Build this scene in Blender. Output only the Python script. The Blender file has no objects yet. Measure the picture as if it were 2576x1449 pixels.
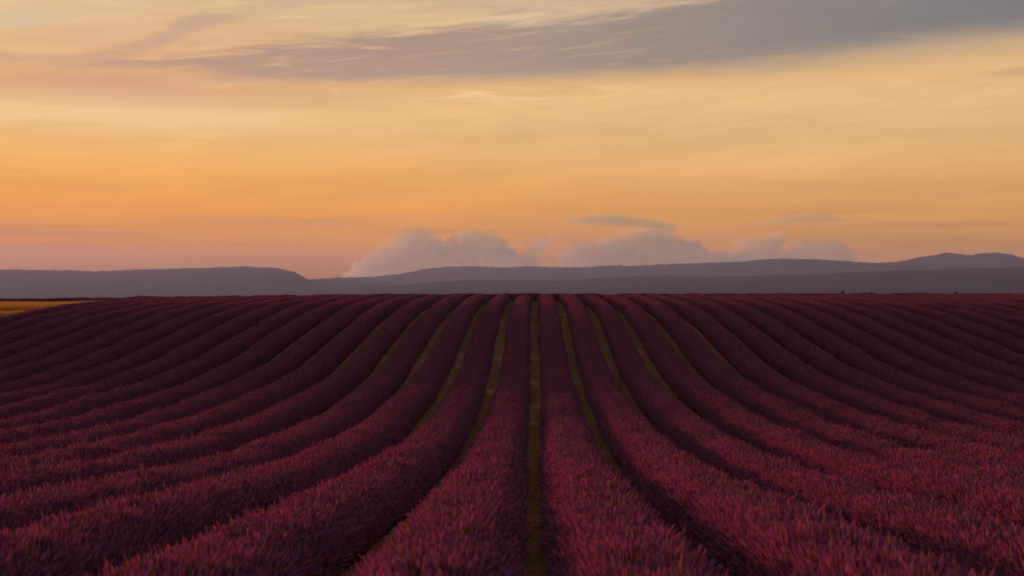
import bpy, bmesh, math, random
import numpy as np
from mathutils import Vector, noise

R = math.radians
random.seed(7)
rng = np.random.default_rng(11)
SC = bpy.context.scene
COL = SC.collection


def S(r, g, b, k=1.0):
    """sRGB 0-255 to linear."""
    f = lambda c: (c / 255 / 12.92) if c <= 10 else ((c / 255 + 0.055) / 1.055) ** 2.4
    return (f(r) * k, f(g) * k, f(b) * k, 1.0)


# ------------------------------------------------------------------ camera
CAMZ = 4.6                       # eye height above the floor of the dip
FPX = 3578.0                     # focal length in units of a 2576 wide frame
cam_d = bpy.data.cameras.new('camera')
cam = bpy.data.objects.new('camera', cam_d)
COL.objects.link(cam)
cam_d.sensor_width = 36.0
cam_d.lens = 50.0
cam_d.clip_start = 0.1
cam_d.clip_end = 120000.0
cam.location = (0.0, 0.0, CAMZ)
cam.rotation_euler = (R(90.0 + 0.168), 0.0, R(0.913))
cam_d.dof.use_dof = True
cam_d.dof.focus_distance = 46.0
cam_d.dof.aperture_fstop = 2.2
SC.camera = cam

# ------------------------------------------------------------------ light
SUN_AZ, SUN_EL = -33.0, 3.0      # degrees; azimuth from the row direction, west to the left
sun_d = bpy.data.lights.new('sun', 'SUN')
sun = bpy.data.objects.new('sun', sun_d)
COL.objects.link(sun)
sun_d.energy = 5.0
sun_d.angle = R(2.0)
sun_d.color = (1.0, 0.45, 0.24)
sdir = Vector((math.sin(R(SUN_AZ)) * math.cos(R(SUN_EL)), math.cos(R(SUN_AZ)) * math.cos(R(SUN_EL)), math.sin(R(SUN_EL))))
sun.rotation_euler = sdir.to_track_quat('Z', 'Y').to_euler()
sun.location = (-60, 90, 40)

SC.view_settings.view_transform = 'Standard'
SC.view_settings.look = 'None'
SC.view_settings.exposure = 0.8
SC.view_settings.gamma = 1.0
SC.view_settings.use_curve_mapping = False
SC.render.engine = 'CYCLES'
SC.cycles.max_bounces = 4
SC.cycles.diffuse_bounces = 2
SC.cycles.transparent_max_bounces = 24
SC.cycles.volume_bounces = 0


# ------------------------------------------------------------------ node helper
class NT:
    def __init__(self, tree):
        self.t = tree
        self.n = tree.nodes
        self.l = tree.links

    def node(self, typ, ins=None, **props):
        nd = self.n.new(typ)
        for k, v in props.items():
            setattr(nd, k, v)
        for k, v in (ins or {}).items():
            self.put(nd.inputs[k], v)
        return nd

    def put(self, sock, v):
        if isinstance(v, bpy.types.NodeSocket):
            self.l.new(v, sock)
        else:
            sock.default_value = v

    def m(self, op, a, b=0.0, c=0.0, clamp=False):
        nd = self.n.new('ShaderNodeMath')
        nd.operation = op
        nd.use_clamp = clamp
        for i, v in enumerate((a, b, c)):
            self.put(nd.inputs[i], v)
        return nd.outputs[0]

    def add(self, a, b): return self.m('ADD', a, b)
    def sub(self, a, b): return self.m('SUBTRACT', a, b)
    def mul(self, a, b): return self.m('MULTIPLY', a, b)

    def step(self, x, a, b):
        """smooth 0..1 as x goes a..b"""
        nd = self.n.new('ShaderNodeMapRange')
        nd.interpolation_type = 'SMOOTHSTEP'
        self.put(nd.inputs[0], x)
        self.put(nd.inputs[1], a)
        self.put(nd.inputs[2], b)
        return nd.outputs[0]

    def mix(self, f, a, b, blend='MIX'):
        nd = self.n.new('ShaderNodeMix')
        nd.data_type = 'RGBA'
        nd.blend_type = blend
        self.put(nd.inputs[0], f)
        self.put(nd.inputs[6], a)
        self.put(nd.inputs[7], b)
        return nd.outputs[2]

    def ramp(self, x, stops, interp='LINEAR'):
        nd = self.n.new('ShaderNodeValToRGB')
        cr = nd.color_ramp
        cr.interpolation = interp
        while len(cr.elements) < len(stops):
            cr.elements.new(0.5)
        for e, (p, c) in zip(cr.elements, stops):
            e.position = p
            e.color = c
        self.put(nd.inputs[0], x)
        return nd.outputs[0]

    def curve(self, x, pts):
        """value of a smooth curve through pts (x and y in 0..1)"""
        nd = self.n.new('ShaderNodeFloatCurve')
        c = nd.mapping.curves[0]
        while len(c.points) < len(pts):
            c.points.new(0.5, 0.5)
        for p, (a, b) in zip(c.points, pts):
            p.location = (a, b)
        nd.mapping.update()
        self.put(nd.inputs['Value'], x)
        return nd.outputs[0]

    def xyz(self, x, y, z=0.0):
        nd = self.n.new('ShaderNodeCombineXYZ')
        for i, v in enumerate((x, y, z)):
            self.put(nd.inputs[i], v)
        return nd.outputs[0]

    def noise(self, vec, scale, detail=4.0, rough=0.55, dist=0.0):
        nd = self.n.new('ShaderNodeTexNoise')
        self.put(nd.inputs['Vector'], vec)
        nd.inputs['Scale'].default_value = scale
        nd.inputs['Detail'].default_value = detail
        nd.inputs['Roughness'].default_value = rough
        nd.inputs['Distortion'].default_value = dist
        return nd.outputs[0]


# ------------------------------------------------------------------ sky
world = bpy.data.worlds.new('World')
SC.world = world
world.use_nodes = True
world.cycles.sampling_method = 'MANUAL'
world.cycles.sample_map_resolution = 512
world.node_tree.nodes.clear()
W = NT(world.node_tree)
tc = W.node('ShaderNodeTexCoord')
sep = W.node('ShaderNodeSeparateXYZ', {0: tc.outputs['Generated']})
dx, dy, dz = sep.outputs
az = W.m('ARCTAN2', dx, dy)                       # 0 along the rows, + to the right
el = W.m('ARCSINE', dz)
u = W.mul(az, 3.578)                              # thousandths of FPX
v = W.m('MAXIMUM', W.mul(el, 3.578), 0.0)
# clear evening air: Nishita, sun just above the horizon out of frame to the left
nish = W.node('ShaderNodeTexSky', sky_type='NISHITA')
nish.sun_disc = False
nish.sun_elevation = R(SUN_EL)
nish.sun_rotation = R(SUN_AZ)
nish.air_density = 1.6
nish.dust_density = 3.0
nish.ozone_density = 1.0
# angle from the sun's azimuth, 0..pi
dth = W.m('ABSOLUTE', W.m('WRAP', W.sub(az, R(SUN_AZ)), math.pi, -math.pi))
# thin veil of high cloud lit by the sunset: tone by elevation, near the sun and away from it
RNG = 2.0                                          # v range of the ramps
vv = W.m('DIVIDE', v, RNG, clamp=True)
near_sun = W.ramp(vv, [
    (0.000, S(184, 104, 20)), (0.030, S(198, 114, 10)), (0.060, S(222, 134, 16)), (0.105, S(250, 160, 30)),
    (0.150, S(248, 175, 72)), (0.205, S(238, 192, 124)), (0.260, S(222, 174, 120)), (0.350, S(222, 184, 142)),
    (0.55, S(176, 146, 126)), (1.0, S(96, 92, 102))])
off_sun = W.ramp(vv, [
    (0.000, S(190, 120, 40)), (0.030, S(204, 132, 54)), (0.060, S(214, 146, 70)), (0.105, S(228, 162, 80)),
    (0.150, S(230, 175, 108)), (0.205, S(230, 187, 126)), (0.260, S(226, 182, 126)), (0.350, S(200, 172, 140)),
    (0.55, S(146, 132, 126)), (1.0, S(92, 90, 102))])
anti = W.ramp(vv, [
    (0.000, S(104, 90, 98)), (0.08, S(112, 96, 104)), (0.25, S(104, 98, 110)), (1.0, S(78, 82, 100))])
base = W.mix(W.step(dth, R(10), R(50)), near_sun, off_sun)
base = W.mix(W.step(dth, R(55), R(150)), base, anti)
# streak coordinates: the high cloud sheets run almost level, rising to the right
us = W.add(u, W.mul(v, 2.0))
vs = W.sub(v, W.mul(u, 0.055))
w1 = W.noise(W.xyz(W.mul(us, 1.3), W.mul(vs, 9.0), 3.1), 1.0, 4.0, 0.55, 0.6)
w2 = W.noise(W.xyz(W.mul(us, 3.2), W.mul(vs, 26.0), 8.7), 1.0, 6.0, 0.66, 0.9)
w3 = W.noise(W.xyz(W.mul(us, 0.7), W.mul(v, 14.0), 21.3), 1.0, 2.0, 0.5, 0.0)
c1 = W.sub(w1, 0.5)
c2 = W.sub(w2, 0.5)
c3 = W.sub(w3, 0.5)
# fine combed fibres
comb = W.sub(W.noise(W.xyz(W.mul(us, 4.5), W.mul(W.sub(v, W.mul(u, 0.11)), 62.0), 2.2), 1.0, 4.0, 0.6, 0.5), 0.5)
# bright and dull streaks all over the sheet
tone = W.add(1.0, W.add(W.mul(c1, 0.30), W.add(W.mul(c2, 0.26), W.add(W.mul(comb, W.mul(0.20, W.step(v, 0.1, 0.5))), W.mul(c3, 0.24)))))
base = W.mix(1.0, base, W.xyz(tone, tone, tone), 'MULTIPLY')
# warp used for cloud edges
vw = W.add(v, W.add(W.mul(c1, 0.060), W.mul(c2, 0.060)))
un = W.m('DIVIDE', W.add(u, 1.6), 3.2, clamp=True)  # curve argument


def U(px): return ((px - 1345) / 1000 + 1.6) / 3.2
def V(py): return (735 - py) / 1000


# the long grey sheet that crosses the upper sky
low = W.curve(un, [(0, V(190)), (U(-60), V(196)), (U(300), V(205)), (U(700), V(212)), (U(1000), V(211)), (U(1300), V(206)),
                   (U(1700), V(194)), (U(2000), V(178)), (U(2300), V(158)), (U(2576), V(136)), (1, V(90))])
top = W.curve(un, [(0, V(170)), (U(-60), V(172)), (U(300), V(172)), (U(560), V(150)), (U(800), V(124)), (U(1000), V(98)),
                   (U(1200), V(66)), (U(1450), V(50)), (U(1650), V(35)), (U(1800), V(5)), (U(1950), 0.86), (U(2200), 1.0), (1, 1.0)])
soft = W.add(1.0, W.mul(0.9, W.step(u, 0.0, 1.0)))
rise = W.step(W.m('DIVIDE', W.sub(vw, low), soft), -0.020, 0.034)
fall = W.step(W.sub(W.add(vw, W.mul(comb, 0.085)), top), -0.022, 0.026)
band = W.mul(rise, W.sub(1.0, fall))
weight = W.curve(un, [(0, 0.50), (U(0), 0.58), (U(200), 0.70), (U(500), 0.80), (U(1000), 0.90), (U(1600), 0.92), (U(2200), 0.96), (1, 0.96)])
band = W.mul(W.mul(band, weight), W.m('SUBTRACT', 1.0, W.mul(W.step(comb, 0.02, 0.22), W.mul(0.55, W.sub(1.0, W.step(u, -0.2, 0.7)))), clamp=True))
band_col = W.ramp(un, [(U(0), S(190, 150, 130)), (U(600), S(170, 138, 126)), (U(1200), S(162, 140, 126)), (U(1700), S(144, 132, 126)),
                       (U(2200), S(126, 124, 124)), (U(2600), S(112, 114, 120))])
bt = W.add(1.0, W.add(W.mul(c1, 0.22), W.mul(c2, 0.12)))
band_col = W.mix(1.0, band_col, W.xyz(bt, bt, bt), 'MULTIPLY')
sky = W.mix(band, base, band_col)
# the sheet goes on as a broken grey deck above the frame
deck_n = W.noise(W.xyz(W.mul(u, 1.6), W.mul(v, 4.0), 5.5), 1.0, 3.0, 0.55, 0.0)
deck = W.mul(W.step(v, 0.72, 1.05), W.step(deck_n, 0.36, 0.60))
sky = W.mix(W.mul(deck, 0.75), sky, S(108, 104, 112))
# rising wisp in the upper left
wc = W.curve(un, [(0, V(200)), (U(150), V(182)), (U(300), V(158)), (U(400), V(128)), (U(480), V(92)), (U(580), V(62)), (U(720), V(30)), (U(900), V(-10)), (1, V(-200))])
wd = W.m('ABSOLUTE', W.sub(W.add(v, W.add(W.mul(c1, 0.03), W.mul(c2, 0.03))), wc))
wisp = W.mul(W.sub(1.0, W.step(wd, 0.004, 0.034)), W.curve(un, [(0, 0), (U(180), 0.15), (U(330), 0.5), (U(480), 0.62), (U(640), 0.3), (U(800), 0.22), (U(1000), 0.0), (1, 0)]))
sky = W.mix(wisp, sky, S(190, 152, 134))
# warm grey sheet at the left under the long cloud, with a bright lower edge
sh = W.mul(W.step(vw, V(292), V(272)), W.sub(1.0, W.step(vw, V(235), V(205))))
sh = W.mul(sh, W.sub(1.0, W.step(W.add(u, W.mul(c1, 0.5)), -0.85, -0.25)))
sky = W.mix(W.mul(sh, 0.60), sky, S(208, 158, 120))
edge = W.mul(W.sub(1.0, W.step(W.m('ABSOLUTE', W.sub(W.add(v, W.mul(c2, 0.03)), V(300))), 0.004, 0.060)), W.sub(1.0, W.step(u, -0.95, -0.35)))
sky = W.mix(W.mul(edge, 0.55), sky, S(244, 206, 154))
# bright combed wisps just under the long cloud
bw = W.mul(W.sub(1.0, W.step(W.m('ABSOLUTE', W.sub(v, V(236))), 0.010, 0.036)), W.step(w2, 0.50, 0.72))
bw = W.mul(bw, W.mul(W.step(u, -0.85, -0.45), W.sub(1.0, W.step(u, -0.05, 0.6))))
sky = W.mix(W.mul(bw, 0.9), sky, S(248, 212, 150))
# paler blue-green breaks near the top
br = W.mul(W.step(w1, 0.50, 0.68), W.mul(W.step(v, V(150), V(90)), W.sub(1.0, W.step(v, V(40), V(-60)))))
sky = W.mix(W.mul(br, W.mul(0.60, W.sub(1.0, band))), sky, S(206, 190, 158))
# lit ripples above the long cloud in the middle
rp = W.mul(W.step(w2, 0.52, 0.74), W.mul(W.step(v, V(120), V(50)), W.sub(1.0, band)))
sky = W.mix(W.mul(rp, 0.75), sky, S(236, 200, 146))
# low dusky streaks over the horizon
ls = W.noise(W.xyz(W.mul(u, 0.9), W.mul(v, 40.0), 40.0), 1.0, 3.0, 0.55, 0.0)
lm = W.mul(W.step(ls, 0.50, 0.66), W.mul(W.sub(1.0, W.step(v, 0.13, 0.25)), W.step(v, 0.0, 0.05)))
sky = W.mix(W.mul(lm, 0.42), sky, S(184, 120, 44))
hz = W.sub(1.0, W.step(W.add(v, W.mul(c3, 0.05)), 0.055, 0.100))
hz = W.mul(hz, W.sub(1.0, W.step(u, -0.6, -0.1)))
sky = W.mix(W.mul(hz, 0.50), sky, S(178, 106, 16))
# a few separate level streaks: two low ones to the left, a dull one high to the right
for (pyy, u0, u1, th, amt, colr) in ((595, -2.2, -1.02, 0.0075, 0.55, S(186, 124, 76)), (637, -2.2, -0.95, 0.006, 0.5, S(182, 118, 72)), (560, -1.0, -0.35, 0.013, 0.35, S(196, 136, 92)), (217, 1.00, 2.2, 0.011, 0.5, S(176, 146, 120))):
    sd = W.sub(1.0, W.step(W.m('ABSOLUTE', W.sub(W.add(v, W.mul(c2, 0.022)), V(pyy))), th * 0.25, th * 1.5))
    sm = W.mul(W.step(W.add(u, W.mul(c1, 0.3)), u0, u0 + 0.25), W.sub(1.0, W.step(W.add(u, W.mul(c1, 0.3)), u1 - 0.2, u1 + 0.1)))
    sky = W.mix(W.mul(W.mul(sd, sm), amt), sky, colr)
# blend with the clear air behind and write at a physical sky strength
SKY_STRENGTH = 0.10
nt = W.mix(1.0, nish.outputs[0], (0.22, 0.14, 0.05, 1), 'MULTIPLY')
g = 0.66 / SKY_STRENGTH
sky10 = W.mix(1.0, sky, (g, g, g, 1), 'MULTIPLY')
mixed = W.mix(0.08, sky10, nt)
bg = W.node('ShaderNodeBackground', {'Color': mixed, 'Strength': SKY_STRENGTH})
W.node('ShaderNodeOutputWorld', {'Surface': bg.outputs[0]})


# ------------------------------------------------------------------ small helpers
def mesh_obj(name, verts, faces, mat=None, parent=None, smooth=False):
    me = bpy.data.meshes.new(name)
    me.from_pydata(verts, [], faces)
    if smooth:
        me.polygons.foreach_set('use_smooth', [True] * len(me.polygons))
    if mat:
        me.materials.append(mat)
    me.update()
    o = bpy.data.objects.new(name, me)
    COL.objects.link(o)
    if parent:
        o.parent = parent
    return o


def tag(o, label=None, cat=None, group=None, kind=None):
    for k, val in (('label', label), ('category', cat), ('group', group), ('kind', kind)):
        if val:
            o[k] = val
    return o


def new_mat(name):
    m = bpy.data.materials.new(name)
    m.use_nodes = True
    m.node_tree.nodes.clear()
    return m, NT(m.node_tree)


def grid_faces(nr, nc):
    i = np.arange(nr - 1)[:, None] * nc + np.arange(nc - 1)[None, :]
    return np.stack([i, i + 1, i + nc + 1, i + nc], -1).reshape(-1, 4).tolist()


# ------------------------------------------------------------------ terrain
# drop below the eye line along the rows, read off the spacing of the furrows
_py = np.array([-40, -10, 0, 8, 15, 20, 23.8, 27.3, 34.3, 42.9, 56, 64.6, 76.1, 84, 93.3, 104, 112, 121, 128, 133, 150, 200, 320, 700, 1500, 40000.])
_pd = np.array([1.9, 1.9, 2.0, 2.55, 3.05, 3.42, 3.69, 3.96, 4.26, 4.45, 4.24, 3.77, 2.68, 1.98, 1.42, 1.08, 0.94, 0.84, 0.80, 0.84, 1.45, 5.0, 16.0, 40.0, 60.0, 60.0])
_yy = np.arange(-40, 320, 0.5)
_dd = np.interp(_yy, _py, _pd)
_k = np.hanning(15)
_k /= _k.sum()
_dd = np.convolve(np.pad(_dd, 7, mode='edge'), _k, mode='valid')


def terrain(x, y):
    x = np.asarray(x, float)
    y = np.asarray(y, float)
    d = np.where(y < 300, np.interp(y, _yy, _dd), np.interp(y, _py, _pd))
    far = np.clip((y - 40) / 90, 0, 1)
    left = np.clip(-x - 6, 0, 120)
    d = d + far * 0.5 * (left / 42.0) ** 1.3
    return CAMZ - d


def tz(x, y): return float(terrain(x, y))


# ------------------------------------------------------------------ materials
def ground_material():
    m, t = new_mat('dry_soil_and_stubble')
    g_ = t.node('ShaderNodeNewGeometry')
    p = g_.outputs['Position']
    a = t.noise(p, 1.1, 6, 0.6)
    b = t.noise(p, 9.0, 8, 0.65)
    c = t.noise(p, 40.0, 5, 0.6)
    col = t.ramp(a, [(0.30, (0.280, 0.140, 0.065, 1)), (0.48, (0.450, 0.240, 0.110, 1)), (0.62, (0.400, 0.225, 0.095, 1)), (0.75, (0.53, 0.32, 0.16, 1))])
    col = t.mix(t.step(b, 0.45, 0.72), col, (0.46, 0.29, 0.15, 1))
    col = t.mix(t.mul(t.step(c, 0.55, 0.8), 0.6), col, (0.13, 0.09, 0.045, 1))
    h = t.add(t.mul(b, 1.0), t.mul(c, 0.4))
    bump = t.node('ShaderNodeBump', {'Height': h, 'Strength': 0.9, 'Distance': 0.08})
    bs = t.node('ShaderNodeBsdfPrincipled', {'Base Color': col, 'Roughness': 0.95, 'Normal': bump.outputs[0]})
    bs.inputs['Specular IOR Level'].default_value = 0.1
    t.node('ShaderNodeOutputMaterial', {'Surface': bs.outputs[0]})
    return m


def plant_material(name, trans=0.3, gain=1.0):
    """diffuse and translucent leaf or petal, its colour read from the per-stalk colour"""
    m, t = new_mat(name)
    at = t.node('ShaderNodeAttribute', attribute_name='tint')
    col = t.mix(1.0, at.outputs['Color'], (gain, gain, gain, 1), 'MULTIPLY')
    d = t.node('ShaderNodeBsdfDiffuse', {'Color': col, 'Roughness': 0.6})
    tr = t.node('ShaderNodeBsdfTranslucent', {'Color': col})
    mx = t.node('ShaderNodeMixShader', {0: trans, 1: d.outputs[0], 2: tr.outputs[0]})
    t.node('ShaderNodeOutputMaterial', {'Surface': mx.outputs[0]})
    return m


def mound_material():
    m, t = new_mat('lavender_leaf_mass')
    g_ = t.node('ShaderNodeNewGeometry')
    a = t.noise(g_.outputs['Position'], 7.0, 6, 0.65)
    b = t.noise(g_.outputs['Position'], 45.0, 4, 0.6)
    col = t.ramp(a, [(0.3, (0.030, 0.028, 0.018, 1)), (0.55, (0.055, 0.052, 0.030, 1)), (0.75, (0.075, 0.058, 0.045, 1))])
    bump = t.node('ShaderNodeBump', {'Height': t.add(a, t.mul(b, 0.6)), 'Strength': 1.0, 'Distance': 0.08})
    bs = t.node('ShaderNodeBsdfDiffuse', {'Color': col, 'Roughness': 1.0, 'Normal': bump.outputs[0]})
    t.node('ShaderNodeOutputMaterial', {'Surface': bs.outputs[0]})
    return m


def hill_material():
    m, t = new_mat('wooded_hillside')
    g_ = t.node('ShaderNodeNewGeometry')
    a = t.noise(g_.outputs['Position'], 0.004, 6, 0.6)
    b = t.noise(g_.outputs['Position'], 0.03, 5, 0.65)
    col = t.ramp(a, [(0.35, (0.030, 0.036, 0.018, 1)), (0.55, (0.048, 0.052, 0.026, 1)), (0.72, (0.085, 0.078, 0.045, 1))])
    col = t.mix(t.mul(t.step(b, 0.5, 0.7), 0.5), col, (0.022, 0.028, 0.015, 1))
    bump = t.node('ShaderNodeBump', {'Height': b, 'Strength': 0.8, 'Distance': 12.0})
    bs = t.node('ShaderNodeBsdfDiffuse', {'Color': col, 'Roughness': 1.0, 'Normal': bump.outputs[0]})
    t.node('ShaderNodeOutputMaterial', {'Surface': bs.outputs[0]})
    return m


def cloud_material():
    m, t = new_mat('cloud_vapour')
    vol = t.node('ShaderNodeVolumeScatter', {'Color': (0.90, 0.66, 0.46, 1), 'Density': 1.0 / 1200.0, 'Anisotropy': -0.05})
    t.node('ShaderNodeOutputMaterial', {'Volume': vol.outputs[0]})
    return m


M_GROUND = ground_material()
M_FLOWER = plant_material('lavender_spikes', 0.35)
M_STRAW = plant_material('dry_grass_blades', 0.30)
M_MOUND = mound_material()
M_HILL = hill_material()
M_CLOUD = cloud_material()

# ------------------------------------------------------------------ ground sheet
gx = np.concatenate([-np.geomspace(12000, 75, 40), np.arange(-70, 70.1, 1.0), np.geomspace(75, 12000, 40)])
gy = np.concatenate([-np.geomspace(12000, 45, 26), np.arange(-40, 150.1, 1.0), np.geomspace(156, 12400, 46)])
GX, GY = np.meshgrid(gx, gy)
GZ = terrain(GX, GY)
gv = np.stack([GX, GY, GZ], -1).reshape(-1, 3).tolist()
ground = mesh_obj('ground', gv, grid_faces(len(gy), len(gx)), M_GROUND, smooth=True)
tag(ground, 'pale brown dry soil under the lavender rows', None, None, 'structure')


# ------------------------------------------------------------------ far hills
def hill(name, label, dist, depth, pts, fade_l, fade_r, seed, tree=5.0, patch=None):
    """a wooded ridge: skyline pts in frame pixels, dist = metres to the crest, depth = metres of slope towards us"""
    px = np.array([p[0] for p in pts], float)
    pv = np.array([p[1] for p in pts], float)
    base = -58.0
    az0, az1 = (px[0] - 1345) / FPX, (px[-1] - 1345) / FPX
    az = np.arange(az0, az1, 1.1 / FPX)
    crest_v = np.interp(az * FPX + 1345, px, pv)
    kk = np.hanning(13); kk /= kk.sum()
    crest_v = np.convolve(np.pad(crest_v, 6, mode='edge'), kk, mode='valid')
    ang = (735 - crest_v) / FPX
    r_ = np.random.default_rng(seed)
    rows = [0.0, 0.10, 0.2, 0.3, 0.4, 0.5, 0.6, 0.7, 0.78, 0.86, 0.92, 0.97, 1.0, 1.04, 1.12, 1.3, 1.6, 2.0]
    V_ = []
    n = len(az)
    # ragged tree tops along the crest
    for t in rows:
        dd = dist - depth * (1 - t) if t <= 1 else dist + depth * (t - 1)
        x = np.tan(az) * dd
        if t <= 1:
            prof = math.sin(t * math.pi / 2) ** 0.9
        else:
            prof = math.cos((t - 1) * math.pi / 2)
        zc = CAMZ + ang * dist
        z = base + (zc - base) * prof
        amp = (zc - base) * 0.07 * math.sin(min(t, 1.0) * math.pi) if t <= 1 else 0.0
        gul = np.array([noise.fractal(Vector((a * dd / 420.0, dd / 900.0, seed)), 0.9, 2.0, 4) for a in az[::3]])
        gul = np.interp(np.arange(n), np.arange(0, n, 3)[:len(gul)], gul)
        z = z + amp * gul
        if t > 0.8:
            bump = np.convolve(r_.normal(0, 1, n), [0.3, 0.6, 0.3], mode='same')
            z = z + tree * 0.45 * np.abs(bump) * (1 if t <= 1 else 0.5)
        V_.append(np.stack([x, np.full(n, dd), z], -1))
    V_ = np.array(V_)
    if patch is not None:
        for (a, b, hgt) in patch:      # a taller stand of trees on the crest
            k = ((az * FPX + 1345) > a) & ((az * FPX + 1345) < b)
            V_[12, k, 2] += hgt * r_.uniform(0.7, 1.1, k.sum())
            V_[11, k, 2] += hgt * 0.5
    o = mesh_obj(name, V_.reshape(-1, 3).tolist(), grid_faces(len(rows), n), M_HILL, smooth=False)
    return tag(o, label, None, None, 'structure')


hill('hill', 'long flat topped wooded hill with a steep end behind the yellow field', 8600, 2600,
     [(-700, 700), (-400, 690), (-150, 686), (0, 683), (77, 679.5), (133, 681), (217, 682), (267, 685), (367, 680), (533, 676.5), (583, 673.5), (620, 671.7), (660, 674), (700, 675.7), (720, 680),
      (747, 687), (777, 704), (800, 715), (830, 724), (900, 734), (1000, 738)],
     0, 0, 3, 9.0)
hill('hill', 'low wooded ridge close behind the crest of the lavender field', 7000, 2200,
     [(760, 738), (860, 728), (1000, 722), (1060, 714), (1110, 709), (1180, 706), (1300, 706), (1400, 707), (1500, 703), (1620, 695), (1680, 694), (1760, 698), (1900, 697), (2050, 690), (2200, 684), (2400, 677), (2576, 671), (2900, 664), (3300, 672)],
     0, 0, 5, 7.0)
hill('hill', 'long blue wooded ridge with a small flat topped wood on its crest', 10300, 1400,
     [(640, 712), (780, 704), (860, 700), (940, 698), (1000, 692), (1050, 682), (1080, 676), (1130, 672), (1200, 671), (1260, 674), (1330, 672), (1420, 674), (1480, 674), (1600, 670), (1700, 665), (1860, 661), (1910, 655), (1960, 652), (2040, 654), (2110, 659), (2170, 664), (2260, 666), (2400, 672), (2600, 690), (2800, 705)],
     0, 0, 8, 11.0, [(1497, 1568, 10.0)])
hill('hill', 'blue mountain with twin bumpy summits at the far end of the ridge', 10900, 1300,
     [(2000, 712), (2110, 676), (2190, 664), (2240, 660), (2290, 650), (2330, 643), (2346, 637), (2375, 641), (2400, 644), (2430, 640), (2470, 638), (2500, 645), (2530, 655), (2560, 668), (2600, 690), (2700, 715)],
     0, 0, 12, 15.0)
hill('hill', 'blue slope rising at the frame edge beside the twin summits', 11300, 1200,
     [(2460, 690), (2520, 670), (2545, 661), (2576, 646), (2610, 641), (2680, 640), (2800, 648), (3100, 680), (3300, 700)],
     0, 0, 14, 14.0)


# ------------------------------------------------------------------ lavender
def spike_slice(name, n, seed, half_w=0.545, hgt=0.42, length=1.15):
    """about a metre of lavender row: stalks fanning out of the leaf mound, each with a flower spike"""
    r = np.random.default_rng(seed)
    th = np.where(r.random(n) < 0.62, r.normal(0, 0.55, n), r.uniform(-1.5, 1.5, n))
    th = np.where(np.abs(th) > 1.5, r.uniform(-1.5, 1.5, n), th)
    y = np.clip(r.normal(0, 0.31, n), -0.75, 0.75)
    clump = np.array([noise.noise(Vector((yy * 3.1, t_ * 2.2, seed * 1.7))) for yy, t_ in zip(y, th)])
    th = np.clip(th, -1.5, 1.5)
    sx, cz = np.sign(th) * np.abs(np.sin(th)) ** 0.72, np.abs(np.cos(th)) ** 0.72
    p0 = np.stack([half_w * sx, y, hgt * cz * 0.95 + 0.02], -1)
    d = np.stack([np.sin(th) * 0.95 + r.normal(0, 0.17, n), r.normal(0, 0.22, n), np.cos(th) * 0.9 + 0.42 + r.normal(0, 0.12, n)], -1)
    d /= np.linalg.norm(d, axis=1, keepdims=True)
    ln = r.uniform(0.17, 0.29, n) * (1 + 0.28 * clump) * (1 - 0.28 * np.sin(th) ** 2)
    ln = np.where(r.random(n) < 0.05, ln * 1.30, ln)
    head = r.uniform(0.055, 0.100, n)
    rad = r.uniform(0.0070, 0.0112, n)
    side = np.cross(d, np.stack([r.normal(0, 1, n), r.normal(0, 1, n), r.normal(0, 1, n)], -1))
    side /= np.linalg.norm(side, axis=1, keepdims=True)
    up = np.cross(d, side)
    bend = (side * r.normal(0, 0.015, n)[:, None])
    a = p0 + d * (ln - head)[:, None] + bend
    mid = a + d * (head * 0.45)[:, None]
    tip = a + d * head[:, None] + bend * 0.4
    verts, faces, cols = [], [], []
    # colours
    q = r.random(n)
    base = np.array([[0.50, 0.165, 0.320]]) * r.uniform(0.62, 1.35, n)[:, None]
    base = base * (1 + r.normal(0, 0.10, (n, 3)))
    base[q < 0.24] = np.array([0.62, 0.225, 0.23]) * r.uniform(0.7, 1.2, (q < 0.24).sum())[:, None]
    base[q < 0.10] = np.array([0.32, 0.18, 0.07]) * r.uniform(0.6, 1.1, (q < 0.10).sum())[:, None]
    base[q > 0.90] = np.array([0.30, 0.11, 0.33]) * r.uniform(0.7, 1.1, (q > 0.90).sum())[:, None]
    base = np.clip(base, 0.01, 0.7)
    stem = np.array([[0.075, 0.078, 0.035]]) * r.uniform(0.6, 1.5, n)[:, None]
    for i in range(n):
        k = len(verts)
        s, w = side[i], up[i]
        sw = 0.0028
        verts += [p0[i] - s * sw, p0[i] + s * sw, a[i] + s * sw, a[i] - s * sw]
        faces.append((k, k + 1, k + 2, k + 3))
        cols += [stem[i]] * 4
        k += 4
        r0, r1 = rad[i] * 0.65, rad[i]
        for c, rr in ((a[i], r0), (mid[i], r1)):
            verts += [c + s * rr, c + w * rr, c - s * rr, c - w * rr]
        verts.append(tip[i])
        cols += [base[i] * 0.8] * 4 + [base[i]] * 4 + [base[i] * 1.12]
        for j in range(4):
            j2 = (j + 1) % 4
            faces.append((k + j, k + j2, k + 4 + j2, k + 4 + j))
            faces.append((k + 4 + j, k + 4 + j2, k + 8))
    me = bpy.data.meshes.new(name)
    me.from_pydata([tuple(p) for p in verts], [], faces)
    at = me.color_attributes.new('tint', 'FLOAT_COLOR', 'POINT')
    at.data.foreach_set('color', np.concatenate([np.array(cols), np.ones((len(cols), 1))], 1).astype(np.float32).ravel())
    me.materials.append(M_FLOWER)
    me.update()
    return bpy.data.objects.new(name, me)


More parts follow.
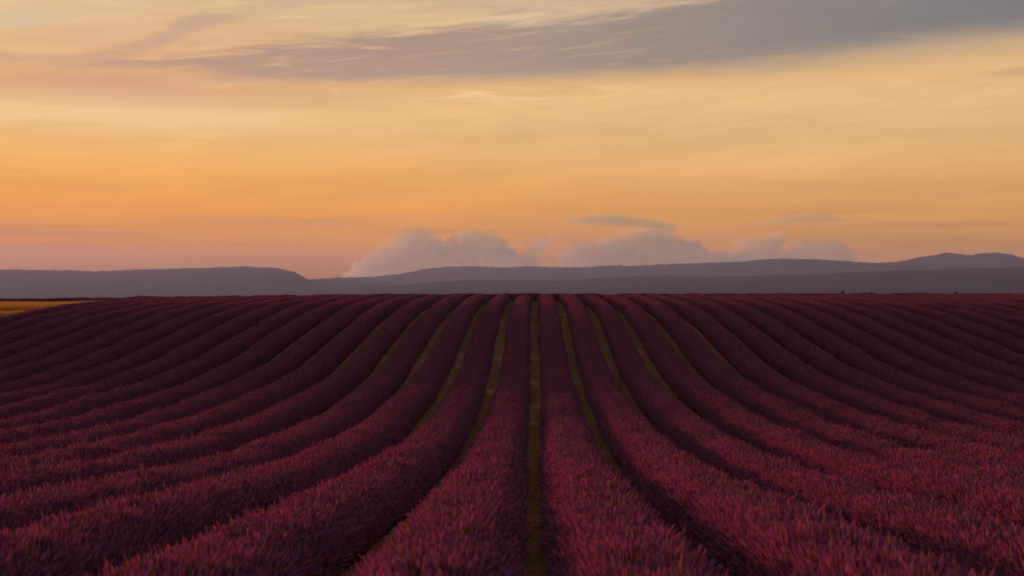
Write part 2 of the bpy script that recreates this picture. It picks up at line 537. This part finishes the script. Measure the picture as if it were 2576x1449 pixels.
def grass_slice(name, n, seed, half_w, length, h0, h1, palette):
    r = np.random.default_rng(seed)
    verts, faces, cols = [], [], []
    for i in range(n):
        x = r.normal(0, half_w * 0.55) if half_w < 0.4 else r.uniform(-half_w, half_w)
        y = r.uniform(-length / 2, length / 2)
        h = r.uniform(h0, h1)
        a = r.uniform(0, 2 * math.pi)
        w = r.uniform(0.004, 0.009) * (1 + h)
        lx, ly = r.normal(0, 0.45) * h, r.normal(0, 0.45) * h
        k = len(verts)
        ca, sa = math.cos(a) * w, math.sin(a) * w
        verts += [(x - ca, y - sa, -0.01), (x + ca, y + sa, -0.01), (x + lx * 0.4 + ca * 0.7, y + ly * 0.4 + sa * 0.7, h * 0.6),
                  (x + lx * 0.4 - ca * 0.7, y + ly * 0.4 - sa * 0.7, h * 0.6), (x + lx, y + ly, h)]
        faces += [(k, k + 1, k + 2, k + 3), (k + 3, k + 2, k + 4)]
        c = np.array(palette[int(r.integers(len(palette)))]) * r.uniform(0.65, 1.25)
        cols += [c] * 5
    me = bpy.data.meshes.new(name)
    me.from_pydata(verts, [], faces)
    at = me.color_attributes.new('tint', 'FLOAT_COLOR', 'POINT')
    at.data.foreach_set('color', np.concatenate([np.array(cols), np.ones((len(cols), 1))], 1).astype(np.float32).ravel())
    me.materials.append(M_STRAW)
    me.update()
    return bpy.data.objects.new(name, me)


def stock(name, objs):
    c = bpy.data.collections.new(name)       # source shapes only, not linked to the scene
    for o in objs:
        c.objects.link(o)
    return c


SPIKES = stock('spike_stock', [spike_slice('lavender_metre', 1500, 100 + i) for i in range(7)])
GAPS = stock('gap_stock', [grass_slice('gap_grass', 120, 300 + i, 0.26, 1.0, 0.015, 0.075,
                                       [(0.60, 0.32, 0.13), (0.52, 0.27, 0.10), (0.36, 0.20, 0.075), (0.66, 0.39, 0.18)]) for i in range(4)])
STRAW = stock('straw_stock', [grass_slice('straw', 900, 400 + i, 0.8, 1.6, 0.30, 0.52,
                                          [(0.62, 0.33, 0.08), (0.68, 0.40, 0.10), (0.54, 0.30, 0.06), (0.46, 0.27, 0.05)]) for i in range(3)])


def scatter_group(name, coll):
    g = bpy.data.node_groups.new(name, 'GeometryNodeTree')
    g.interface.new_socket('Geometry', in_out='INPUT', socket_type='NodeSocketGeometry')
    g.interface.new_socket('Geometry', in_out='OUTPUT', socket_type='NodeSocketGeometry')
    n, l = g.nodes, g.links
    gi, go = n.new('NodeGroupInput'), n.new('NodeGroupOutput')
    ci = n.new('GeometryNodeCollectionInfo')
    ci.inputs['Collection'].default_value = coll
    ci.inputs['Separate Children'].default_value = True
    ci.inputs['Reset Children'].default_value = True
    ip = n.new('GeometryNodeInstanceOnPoints')
    ip.inputs['Pick Instance'].default_value = True

    def attr(nm, typ):
        a = n.new('GeometryNodeInputNamedAttribute')
        a.data_type = typ
        a.inputs['Name'].default_value = nm
        return a.outputs['Attribute']
    l.new(gi.outputs[0], ip.inputs['Points'])
    l.new(ci.outputs[0], ip.inputs['Instance'])
    l.new(attr('pick', 'INT'), ip.inputs['Instance Index'])
    l.new(attr('rot', 'FLOAT_VECTOR'), ip.inputs['Rotation'])
    l.new(attr('scl', 'FLOAT_VECTOR'), ip.inputs['Scale'])
    l.new(ip.outputs[0], go.inputs[0])
    return g


G_SPIKES = scatter_group('grow_spikes', SPIKES)
G_GAPS = scatter_group('grow_gap_grass', GAPS)
G_STRAW = scatter_group('grow_straw', STRAW)


def scattered(name, group, pts, rots, scls, picks, parent=None):
    me = bpy.data.meshes.new(name)
    me.from_pydata([tuple(p) for p in pts], [], [])
    a = me.attributes.new('rot', 'FLOAT_VECTOR', 'POINT')
    a.data.foreach_set('vector', np.array(rots, np.float32).ravel())
    a = me.attributes.new('scl', 'FLOAT_VECTOR', 'POINT')
    a.data.foreach_set('vector', np.array(scls, np.float32).ravel())
    a = me.attributes.new('pick', 'INT', 'POINT')
    a.data.foreach_set('value', np.array(picks, np.int32))
    o = bpy.data.objects.new(name, me)
    COL.objects.link(o)
    if parent:
        o.parent = parent
    md = o.modifiers.new('grow', 'NODES')
    md.node_group = group
    o['kind'] = 'stuff'
    return o


PITCH = 1.8
ROW_START, ROW_END = 7.0, 121.0


def vigour(y):
    """the plants grow fuller on the near slope than on the drier far one"""
    t_ = np.clip((np.asarray(y, float) - 24) / 50, 0, 1)
    return 1.05 - 0.12 * t_ * t_ * (3 - 2 * t_)


def lavender_row(label, cat_group, path, width=1.0, height=1.0, ragged=0.0):
    """path: list of (x, y) points about 0.4 m apart along the row"""
    path = np.array(path)
    d = np.gradient(path, axis=0)
    hd = np.arctan2(d[:, 1], d[:, 0]) - math.pi / 2        # 0 for a row along +Y
    z = terrain(path[:, 0], path[:, 1])
    vig = vigour(path[:, 1])
    root = bpy.data.objects.new('lavender_row', None)
    root.empty_display_size = 0.3
    COL.objects.link(root)
    o0 = np.array([path[0, 0], path[0, 1], z[0]])
    root.location = tuple(o0)
    tag(root, label, 'lavender row', cat_group)
    # leaf mound
    cs = np.linspace(-math.pi / 2 + 1e-4, math.pi / 2 - 1e-4, 9)
    n = len(path)
    ends = np.minimum(1, np.minimum(np.arange(n), np.arange(n)[::-1]) / 1.5 + 0.12)
    V_ = []
    for k, a in enumerate(cs):
        nz = np.array([noise.fractal(Vector((p[0] * 0.9 + k * 0.45, p[1] * 1.7, 2.0)), 0.9, 2.1, 3) for p in path])
        rr = (1 + 0.16 * nz) * ends * vig
        off = 0.60 * width * math.copysign(abs(math.sin(a)) ** 0.72, a) * rr
        h = 0.46 * height * abs(math.cos(a)) ** 0.72 * rr - 0.02
        V_.append(np.stack([path[:, 0] + off * np.cos(hd), path[:, 1] + off * np.sin(hd), z + h], -1) - o0)
    V_ = np.array(V_).transpose(1, 0, 2)
    m_ = mesh_obj('leaf_mound', V_.reshape(-1, 3).tolist(), grid_faces(n, 9), M_MOUND, root, smooth=True)
    # flower spikes
    pts, rots, scls, picks = [], [], [], []
    seg = np.concatenate([[0], np.cumsum(np.linalg.norm(np.diff(path, axis=0), axis=1))])
    s = 0.35
    L = seg[-1]
    while s < L - 0.3:
        i = min(int(np.searchsorted(seg, s)), n - 2)
        x, y = np.interp(s, seg, path[:, 0]), np.interp(s, seg, path[:, 1])
        hx = hd[i]
        slope = math.atan2(tz(x - math.sin(hx) * 0.5, y + math.cos(hx) * 0.5) - tz(x + math.sin(hx) * 0.5, y - math.cos(hx) * 0.5), 1.0)
        flip = random.random() < 0.5
        big = 1 + 0.10 * noise.noise(Vector((x * 0.7, y * 0.35, 9.0))) + 0.13 * noise.noise(Vector((x * 0.9, y * 1.3, 3.0))) + random.uniform(-0.04, 0.04)
        big += ragged * (noise.noise(Vector((x * 1.9, y, 6.0))) + random.uniform(-0.5, 0.7))
        if random.random() < 0.018:
            big *= 0.72
        e = min(1.0, 0.72 + 0.4 * min(s, L - s)) * float(vigour(y))
        pts.append(np.array([x + random.uniform(-0.035, 0.035), y, tz(x, y) - 0.01]) - o0)
        rots.append((-slope if flip else slope, 0.0, hx + (math.pi if flip else 0.0) + random.uniform(-0.05, 0.05)))
        scls.append((width * (1 + random.uniform(-0.05, 0.05)) * e, 1.0, height * big * e))
        picks.append(random.randrange(7))
        s += 0.52 + random.uniform(-0.08, 0.08)
    scattered('flower_spikes', G_SPIKES, pts, rots, scls, picks, root)
    return root


ORD = ['first', 'second', 'third', 'fourth', 'fifth', 'sixth', 'seventh', 'eighth', 'ninth', 'tenth', 'eleventh', 'twelfth', 'thirteenth',
       'fourteenth', 'fifteenth', 'sixteenth', 'seventeenth', 'eighteenth', 'nineteenth', 'twentieth', 'twenty-first', 'twenty-second',
       'twenty-third', 'twenty-fourth', 'twenty-fifth', 'twenty-sixth', 'twenty-seventh', 'twenty-eighth', 'twenty-ninth']
N_LEFT, N_RIGHT = 18, 26
row_x = []
for side, cnt in ((-1, N_LEFT), (1, N_RIGHT)):
    for k in range(cnt):
        x0 = side * PITCH * (k + 0.5)
        # start where the row comes within sight of the eye, with a margin to the sides
        ys = max(ROW_START, (abs(x0) - 6.0) / 0.47)
        ye = ROW_END + random.uniform(-0.4, 0.4)
        yy = np.arange(ys, ye, 0.45)
        ph = random.uniform(0, 6)
        xx = x0 + 0.035 * np.sin(yy * 0.11 + ph) + 0.02 * np.sin(yy * 0.43 + ph * 2)
        where = 'left' if side < 0 else 'right'
        if k == 0:
            label = f'flowering lavender row bordering the straight central furrow on its {where}'
        elif side < 0 and k == cnt - 1:
            label = 'outermost purple lavender row, bordering the yellow stubble field'
        else:
            label = f'{ORD[k]} purple lavender row counted to the {where} from the straight central furrow'
        lavender_row(label, 'lavender rows running up the slope', list(zip(xx, yy)), 1.0 + random.uniform(-0.03, 0.03), 1.0 + random.uniform(-0.05, 0.05))

# the headland row that closes the field at the crest
hx_ = np.arange(-62, 60, 0.45)
hy_ = 127.0 + 0.10 * np.sin(hx_ * 0.3) + 0.0 * hx_
lavender_row('dark lavender row running crosswise along the crest behind the row ends', 'lavender rows running up the slope', list(zip(hx_[::-1], hy_[::-1])), 0.95, 1.07, 0.09)

# ------------------------------------------------------------------ furrow floor: short dry grass
pts, rots, scls, picks = [], [], [], []
for k in range(-9, 10):
    xg = k * PITCH
    y = max(ROW_START, (abs(xg) - 4) / 0.45)
    while y < ROW_END + 2:
        if noise.noise(Vector((xg * 3.3, y * 0.35, 4.0))) > -0.28:
            pts.append((xg + random.uniform(-0.05, 0.05), y, tz(xg, y)))
            rots.append((math.atan2(tz(xg, y + 0.5) - tz(xg, y - 0.5), 1.0), 0, random.choice((0, 0.0))))
            sc_ = random.uniform(0.7, 1.25)
            scls.append((1, 1, sc_))
            picks.append(random.randrange(4))
        y += 0.62 + random.uniform(-0.15, 0.25)
gg = scattered('furrow_grass', G_GAPS, pts, rots, scls, picks)
tag(gg, 'short dry grass along the furrows between the rows', 'grass')

# ------------------------------------------------------------------ the yellow field beyond the outermost row
pts, rots, scls, picks = [], [], [], []
y = 70.0
while y < 125.0:
    x = -33.4
    while x > -0.42 * y - 14:
        pts.append((x + random.uniform(-0.2, 0.2), y + random.uniform(-0.2, 0.2), tz(x, y)))
        rots.append((0, 0, random.choice((0, math.pi / 2, math.pi, -math.pi / 2)) + random.uniform(-0.2, 0.2)))
        hgt = 0.85 + 0.35 * noise.noise(Vector((x * 0.12, y * 0.30, 1.0)))
        scls.append((1, 1, hgt))
        picks.append(random.randrange(3))
        x -= 1.4
    y += 1.4
fs = scattered('stubble', G_STRAW, pts, rots, scls, picks)
tag(fs, 'golden yellow stubble field beside the outermost lavender row', 'stubble field')


# ------------------------------------------------------------------ shrubs on the crest
M_SHRUB = plant_material('shrub_leaves', 0.2)


def shrub(label, px, dist, h, w, seed):
    r = np.random.default_rng(seed)
    x = (px - 1345) / FPX * dist
    root = bpy.data.objects.new('shrub', None)
    root.empty_display_size = 0.2
    COL.objects.link(root)
    root.location = (x, dist, tz(x, dist))
    tag(root, label, 'shrub', 'shrubs on the crest')
    verts, faces, cols = [], [], []
    tv, tf = [], []
    for b in range(7):
        a = r.uniform(0, 6.28)
        tip = np.array([math.cos(a) * w * 0.4 * r.random(), math.sin(a) * w * 0.4 * r.random(), h * r.uniform(0.6, 1.0)])
        k = len(tv)
        for q in range(3):
            tv.append((0.018 * math.cos(q * 2.1), 0.018 * math.sin(q * 2.1), -0.05))
        tv.append(tuple(tip))
        tf += [(k, k + 1, k + 3), (k + 1, k + 2, k + 3), (k + 2, k, k + 3)]
        for j in range(70):
            t = r.uniform(0.25, 1.0)
            c = tip * t + r.normal(0, 0.10, 3) * np.array([w, w, h * 0.6])
            e1, e2 = r.normal(0, 0.03, 3), r.normal(0, 0.03, 3)
            k = len(verts)
            verts += [tuple(c - e1), tuple(c + e2), tuple(c + e1), tuple(c - e2)]
            faces.append((k, k + 1, k + 2, k + 3))
            cols += [np.array([0.06, 0.07, 0.03]) * r.uniform(0.6, 1.5)] * 4
    mesh_obj('stem', tv, tf, M_MOUND, root)
    cr = mesh_obj('crown', verts, faces, M_SHRUB, root)
    cr['kind'] = 'stuff'
    at = cr.data.color_attributes.new('tint', 'FLOAT_COLOR', 'POINT')
    at.data.foreach_set('color', np.concatenate([np.array(cols), np.ones((len(cols), 1))], 1).astype(np.float32).ravel())
    return root


shrub('small dark shrub breaking the skyline below the dip before the twin summits', 2118, 128.6, 0.90, 0.55, 1)
shrub('wider low shrub on the skyline just beside the small dark shrub', 2142, 128.6, 0.82, 1.0, 2)
shrub('lone little shrub on the skyline below the rise to the twin summits', 2189, 128.6, 0.88, 0.38, 3)
shrub('round shrub on the skyline under the twin summits', 2400, 128.6, 0.85, 0.65, 4)


# ------------------------------------------------------------------ cumulus on the horizon
CD = 42000.0
_b = bmesh.new()
bmesh.ops.create_icosphere(_b, subdivisions=2, radius=1.0)
_b.verts.ensure_lookup_table()
ICO_V = np.array([v_.co[:] for v_ in _b.verts])
ICO_F = np.array([[q.index for q in f_.verts] for f_ in _b.faces])
_b.free()
M_PX = CD / FPX


def cumulus(name, label, prof, bottom, depth_px, seed, lens=False, voxel=4.5, small=(4, 9)):
    """prof: skyline of the cloud in frame pixels; bottom: its lower edge; a body of many billows, CD metres away"""
    r = np.random.default_rng(seed)
    px = np.array([p[0] for p in prof], float)
    pv = np.array([p[1] for p in prof], float)
    bx = np.array([p[0] for p in bottom], float)
    bv = np.array([p[1] for p in bottom], float)
    x0, x1 = px[0], px[-1]
    balls = []

    def ball(x, y, z, rr, sq=1.0):
        balls.append(ICO_V * np.array([rr, rr, rr * sq]) + np.array([x, z / 5.0, y]))
    xs = np.arange(x0, x1, 2.5)
    if lens:
        for x in xs:
            tp, bt = np.interp(x, px, pv), np.interp(x, bx, bv)
            th = max((bt - tp) / 2, 1.2)
            for q in range(3):
                ball(x, (tp + bt) / 2, r.uniform(-1, 1) * depth_px, th * 1.0 + 0.6, 1.0)
    else:
        # edge billows follow the skyline, larger ones fill the body
        for x in np.arange(x0, x1, 2.4):
            tp, bt = np.interp(x, px, pv), np.interp(x, bx, bv)
            rr = min(r.uniform(*small), max((bt - tp) * 0.5, 2.0))
            ball(x + r.normal(0, 1.2), tp + rr * 0.92, r.normal(0, 0.35) * depth_px, rr, 0.95)
        area = sum(np.interp(xs, bx, bv) - np.interp(xs, px, pv)) * 2.5
        for _ in range(int(area / 26) + 10):
            x = r.uniform(x0, x1)
            tp, bt = np.interp(x, px, pv), np.interp(x, bx, bv)
            if bt - tp < 8:
                continue
            rr = r.uniform(7, 20)
            rr = min(rr, (bt - tp) * 0.45)
            # keep inside the outline on both sides
            for sx in (-rr, rr):
                t2 = np.interp(x + sx * 0.8, px, pv, left=bt, right=bt)
            y = r.uniform(tp + rr, bt)
            if y - rr * 0.6 < max(np.interp(x - rr * 0.9, px, pv, left=900), np.interp(x + rr * 0.9, px, pv, right=900)) - 0.3 * rr:
                rr *= 0.5
            ball(x, y, r.normal(0, 0.45) * depth_px, rr, 0.9)
    cx = (x0 + x1) / 2
    P = np.concatenate(balls)
    P = np.stack([(P[:, 0] - cx) * M_PX, P[:, 1] * M_PX, (bv.max() - P[:, 2]) * M_PX], -1)
    F = (ICO_F[None] + (np.arange(len(balls)) * len(ICO_V))[:, None, None]).reshape(-1, 3)[:, ::-1]
    me = bpy.data.meshes.new(name)
    me.from_pydata(P.tolist(), [], F.tolist())
    me.materials.append(M_CLOUD)
    o = bpy.data.objects.new(name, me)
    COL.objects.link(o)
    o.location = ((cx - 1345) * M_PX, CD, CAMZ + (735 - bv.max()) * M_PX)
    o.scale = (1.0, 5.0, 1.0)                 # banks of cloud reach far back
    rm = o.modifiers.new('merge', 'REMESH')
    rm.mode = 'VOXEL'
    rm.voxel_size = voxel * M_PX * 0.42
    rm.use_smooth_shade = True
    if not lens:
        tex = bpy.data.textures.new('billow', 'CLOUDS')
        tex.noise_scale = 13.0 * M_PX
        tex.noise_depth = 3
        ds = o.modifiers.new('billow', 'DISPLACE')
        ds.texture = tex
        ds.texture_coords = 'LOCAL'
        ds.strength = 26.0 * M_PX
        ds.mid_level = 0.5
    return tag(o, label, 'cloud', 'clouds along the horizon')


B = 705
cumulus('cumulus_cloud', 'broad heaped cloud with two flat capped towers above the long ridge',
        [(862, B), (880, 676), (893, 660), (915, 650), (938, 634), (962, 622), (985, 612), (990, 592), (1000, 580), (1030, 574), (1072, 573), (1090, 584), (1102, 602),
         (1118, 604), (1130, 610), (1136, 592), (1150, 580), (1190, 577), (1225, 580), (1250, 592), (1262, 600), (1282, 616), (1286, 634), (1300, 634), (1325, 640),
         (1352, 656), (1380, 668), (1400, 700)], [(862, B), (1400, B)], 60, 1)
cumulus('veil_cloud', 'thin flat veil capping the taller tower of the broad heaped cloud', [(980, 579), (1010, 573), (1040, 571), (1075, 572), (1106, 580)], [(980, 581), (1106, 582)], 12, 2, lens=True, voxel=2.2)
cumulus('veil_cloud', 'thin flat veil capping the second tower of the broad heaped cloud', [(1138, 575), (1165, 572), (1200, 571), (1248, 575)], [(1138, 576), (1248, 577)], 12, 3, lens=True, voxel=2.2)
cumulus('cumulus_cloud', 'ragged leaning cloud scrap between the two big heaped clouds',
        [(1326, 640), (1332, 592), (1350, 588), (1372, 596), (1395, 587), (1418, 586)], [(1326, 648), (1345, 646), (1360, 628), (1380, 612), (1418, 592)], 12, 4, small=(4, 7))
cumulus('cumulus_cloud', 'big heaped cloud under the long lens shaped sheet',
        [(1392, B), (1400, 662), (1406, 642), (1420, 624), (1436, 612), (1458, 605), (1474, 606), (1480, 616), (1498, 608), (1516, 596), (1548, 588), (1580, 582), (1610, 572),
         (1660, 566), (1695, 570), (1690, 588), (1712, 598), (1735, 602), (1752, 604), (1772, 622), (1782, 636), (1800, 632), (1822, 634), (1850, 640), (1880, 690)],
        [(1392, B), (1880, B)], 60, 5)
cumulus('lens_cloud', 'long lens shaped cloud sheet over the big heaped cloud', [(1402, 556), (1430, 548), (1480, 542), (1540, 541), (1600, 547), (1660, 556), (1722, 569)],
        [(1402, 557), (1450, 566), (1540, 570), (1620, 572), (1722, 571)], 22, 6, lens=True, voxel=3.0)
cumulus('cumulus_cloud', 'puffy middle sized cloud with an overhanging top beside the big heaped cloud',
        [(1836, B), (1842, 622), (1850, 606), (1872, 598), (1900, 596), (1930, 590), (1960, 582), (1978, 584)], [(1836, B), (1920, B), (1935, 650), (1945, 618), (1978, 600)], 28, 7, small=(5, 9))
cumulus('cumulus_cloud', 'rounded cauliflower cloud at the end of the cloud bank',
        [(1916, B), (1935, 650), (1955, 636), (1980, 622), (2000, 608), (2020, 602), (2040, 606), (2060, 602), (2084, 597), (2100, 604), (2118, 616), (2134, 628), (2146, 645), (2156, 690)],
        [(1916, B), (2156, B)], 36, 8, small=(5, 10))
cumulus('lens_cloud', 'small lens shaped cloud sheet above the puffy cloud', [(1900, 566), (1930, 555), (1970, 545), (2020, 538), (2060, 538), (2100, 546), (2144, 556)],
        [(1900, 570), (1950, 566), (2020, 561), (2090, 560), (2144, 557)], 18, 9, lens=True, voxel=3.0)
cumulus('cloud_scrap', 'little ragged cloud scrap just past the cauliflower cloud', [(2158, 660), (2166, 648), (2180, 644), (2188, 652), (2194, 664)], [(2158, 672), (2194, 672)], 8, 10, small=(3, 6))
cumulus('cloud_scrap', 'tiny lone cloud puff before the twin summits', [(2200, 658), (2206, 650), (2216, 649), (2226, 655)], [(2200, 660), (2226, 659)], 6, 11, small=(2.5, 4))
cumulus('cloud_scrap', 'thin small cloud streak high over the twin summits', [(2498, 521), (2530, 519), (2560, 522)], [(2498, 523), (2530, 525), (2560, 524)], 6, 12, lens=True, voxel=2.2)

# ------------------------------------------------------------------ evening haze over the whole plain
HX, HT, HB = 12600.0, 335.0, -75.0
hb = bmesh.new()
bmesh.ops.create_cube(hb, size=1.0)
for vtx in hb.verts:
    vtx.co = Vector((vtx.co.x * 2 * HX, vtx.co.y * 2 * HX, (HT + HB) / 2 + vtx.co.z * (HT - HB)))
hm = bpy.data.meshes.new('haze')
hb.to_mesh(hm)
hb.free()
M_HAZE, t = new_mat('evening_haze')
pv_ = t.node('ShaderNodeVolumePrincipled', {'Color': (0.27, 0.38, 0.76, 1), 'Density': 6.3e-5, 'Anisotropy': 0.30})
t.node('ShaderNodeOutputMaterial', {'Volume': pv_.outputs[0]})
hm.materials.append(M_HAZE)
haze = bpy.data.objects.new('haze', hm)
COL.objects.link(haze)
tag(haze, 'thin evening haze over the plain and hills', None, None, 'stuff')
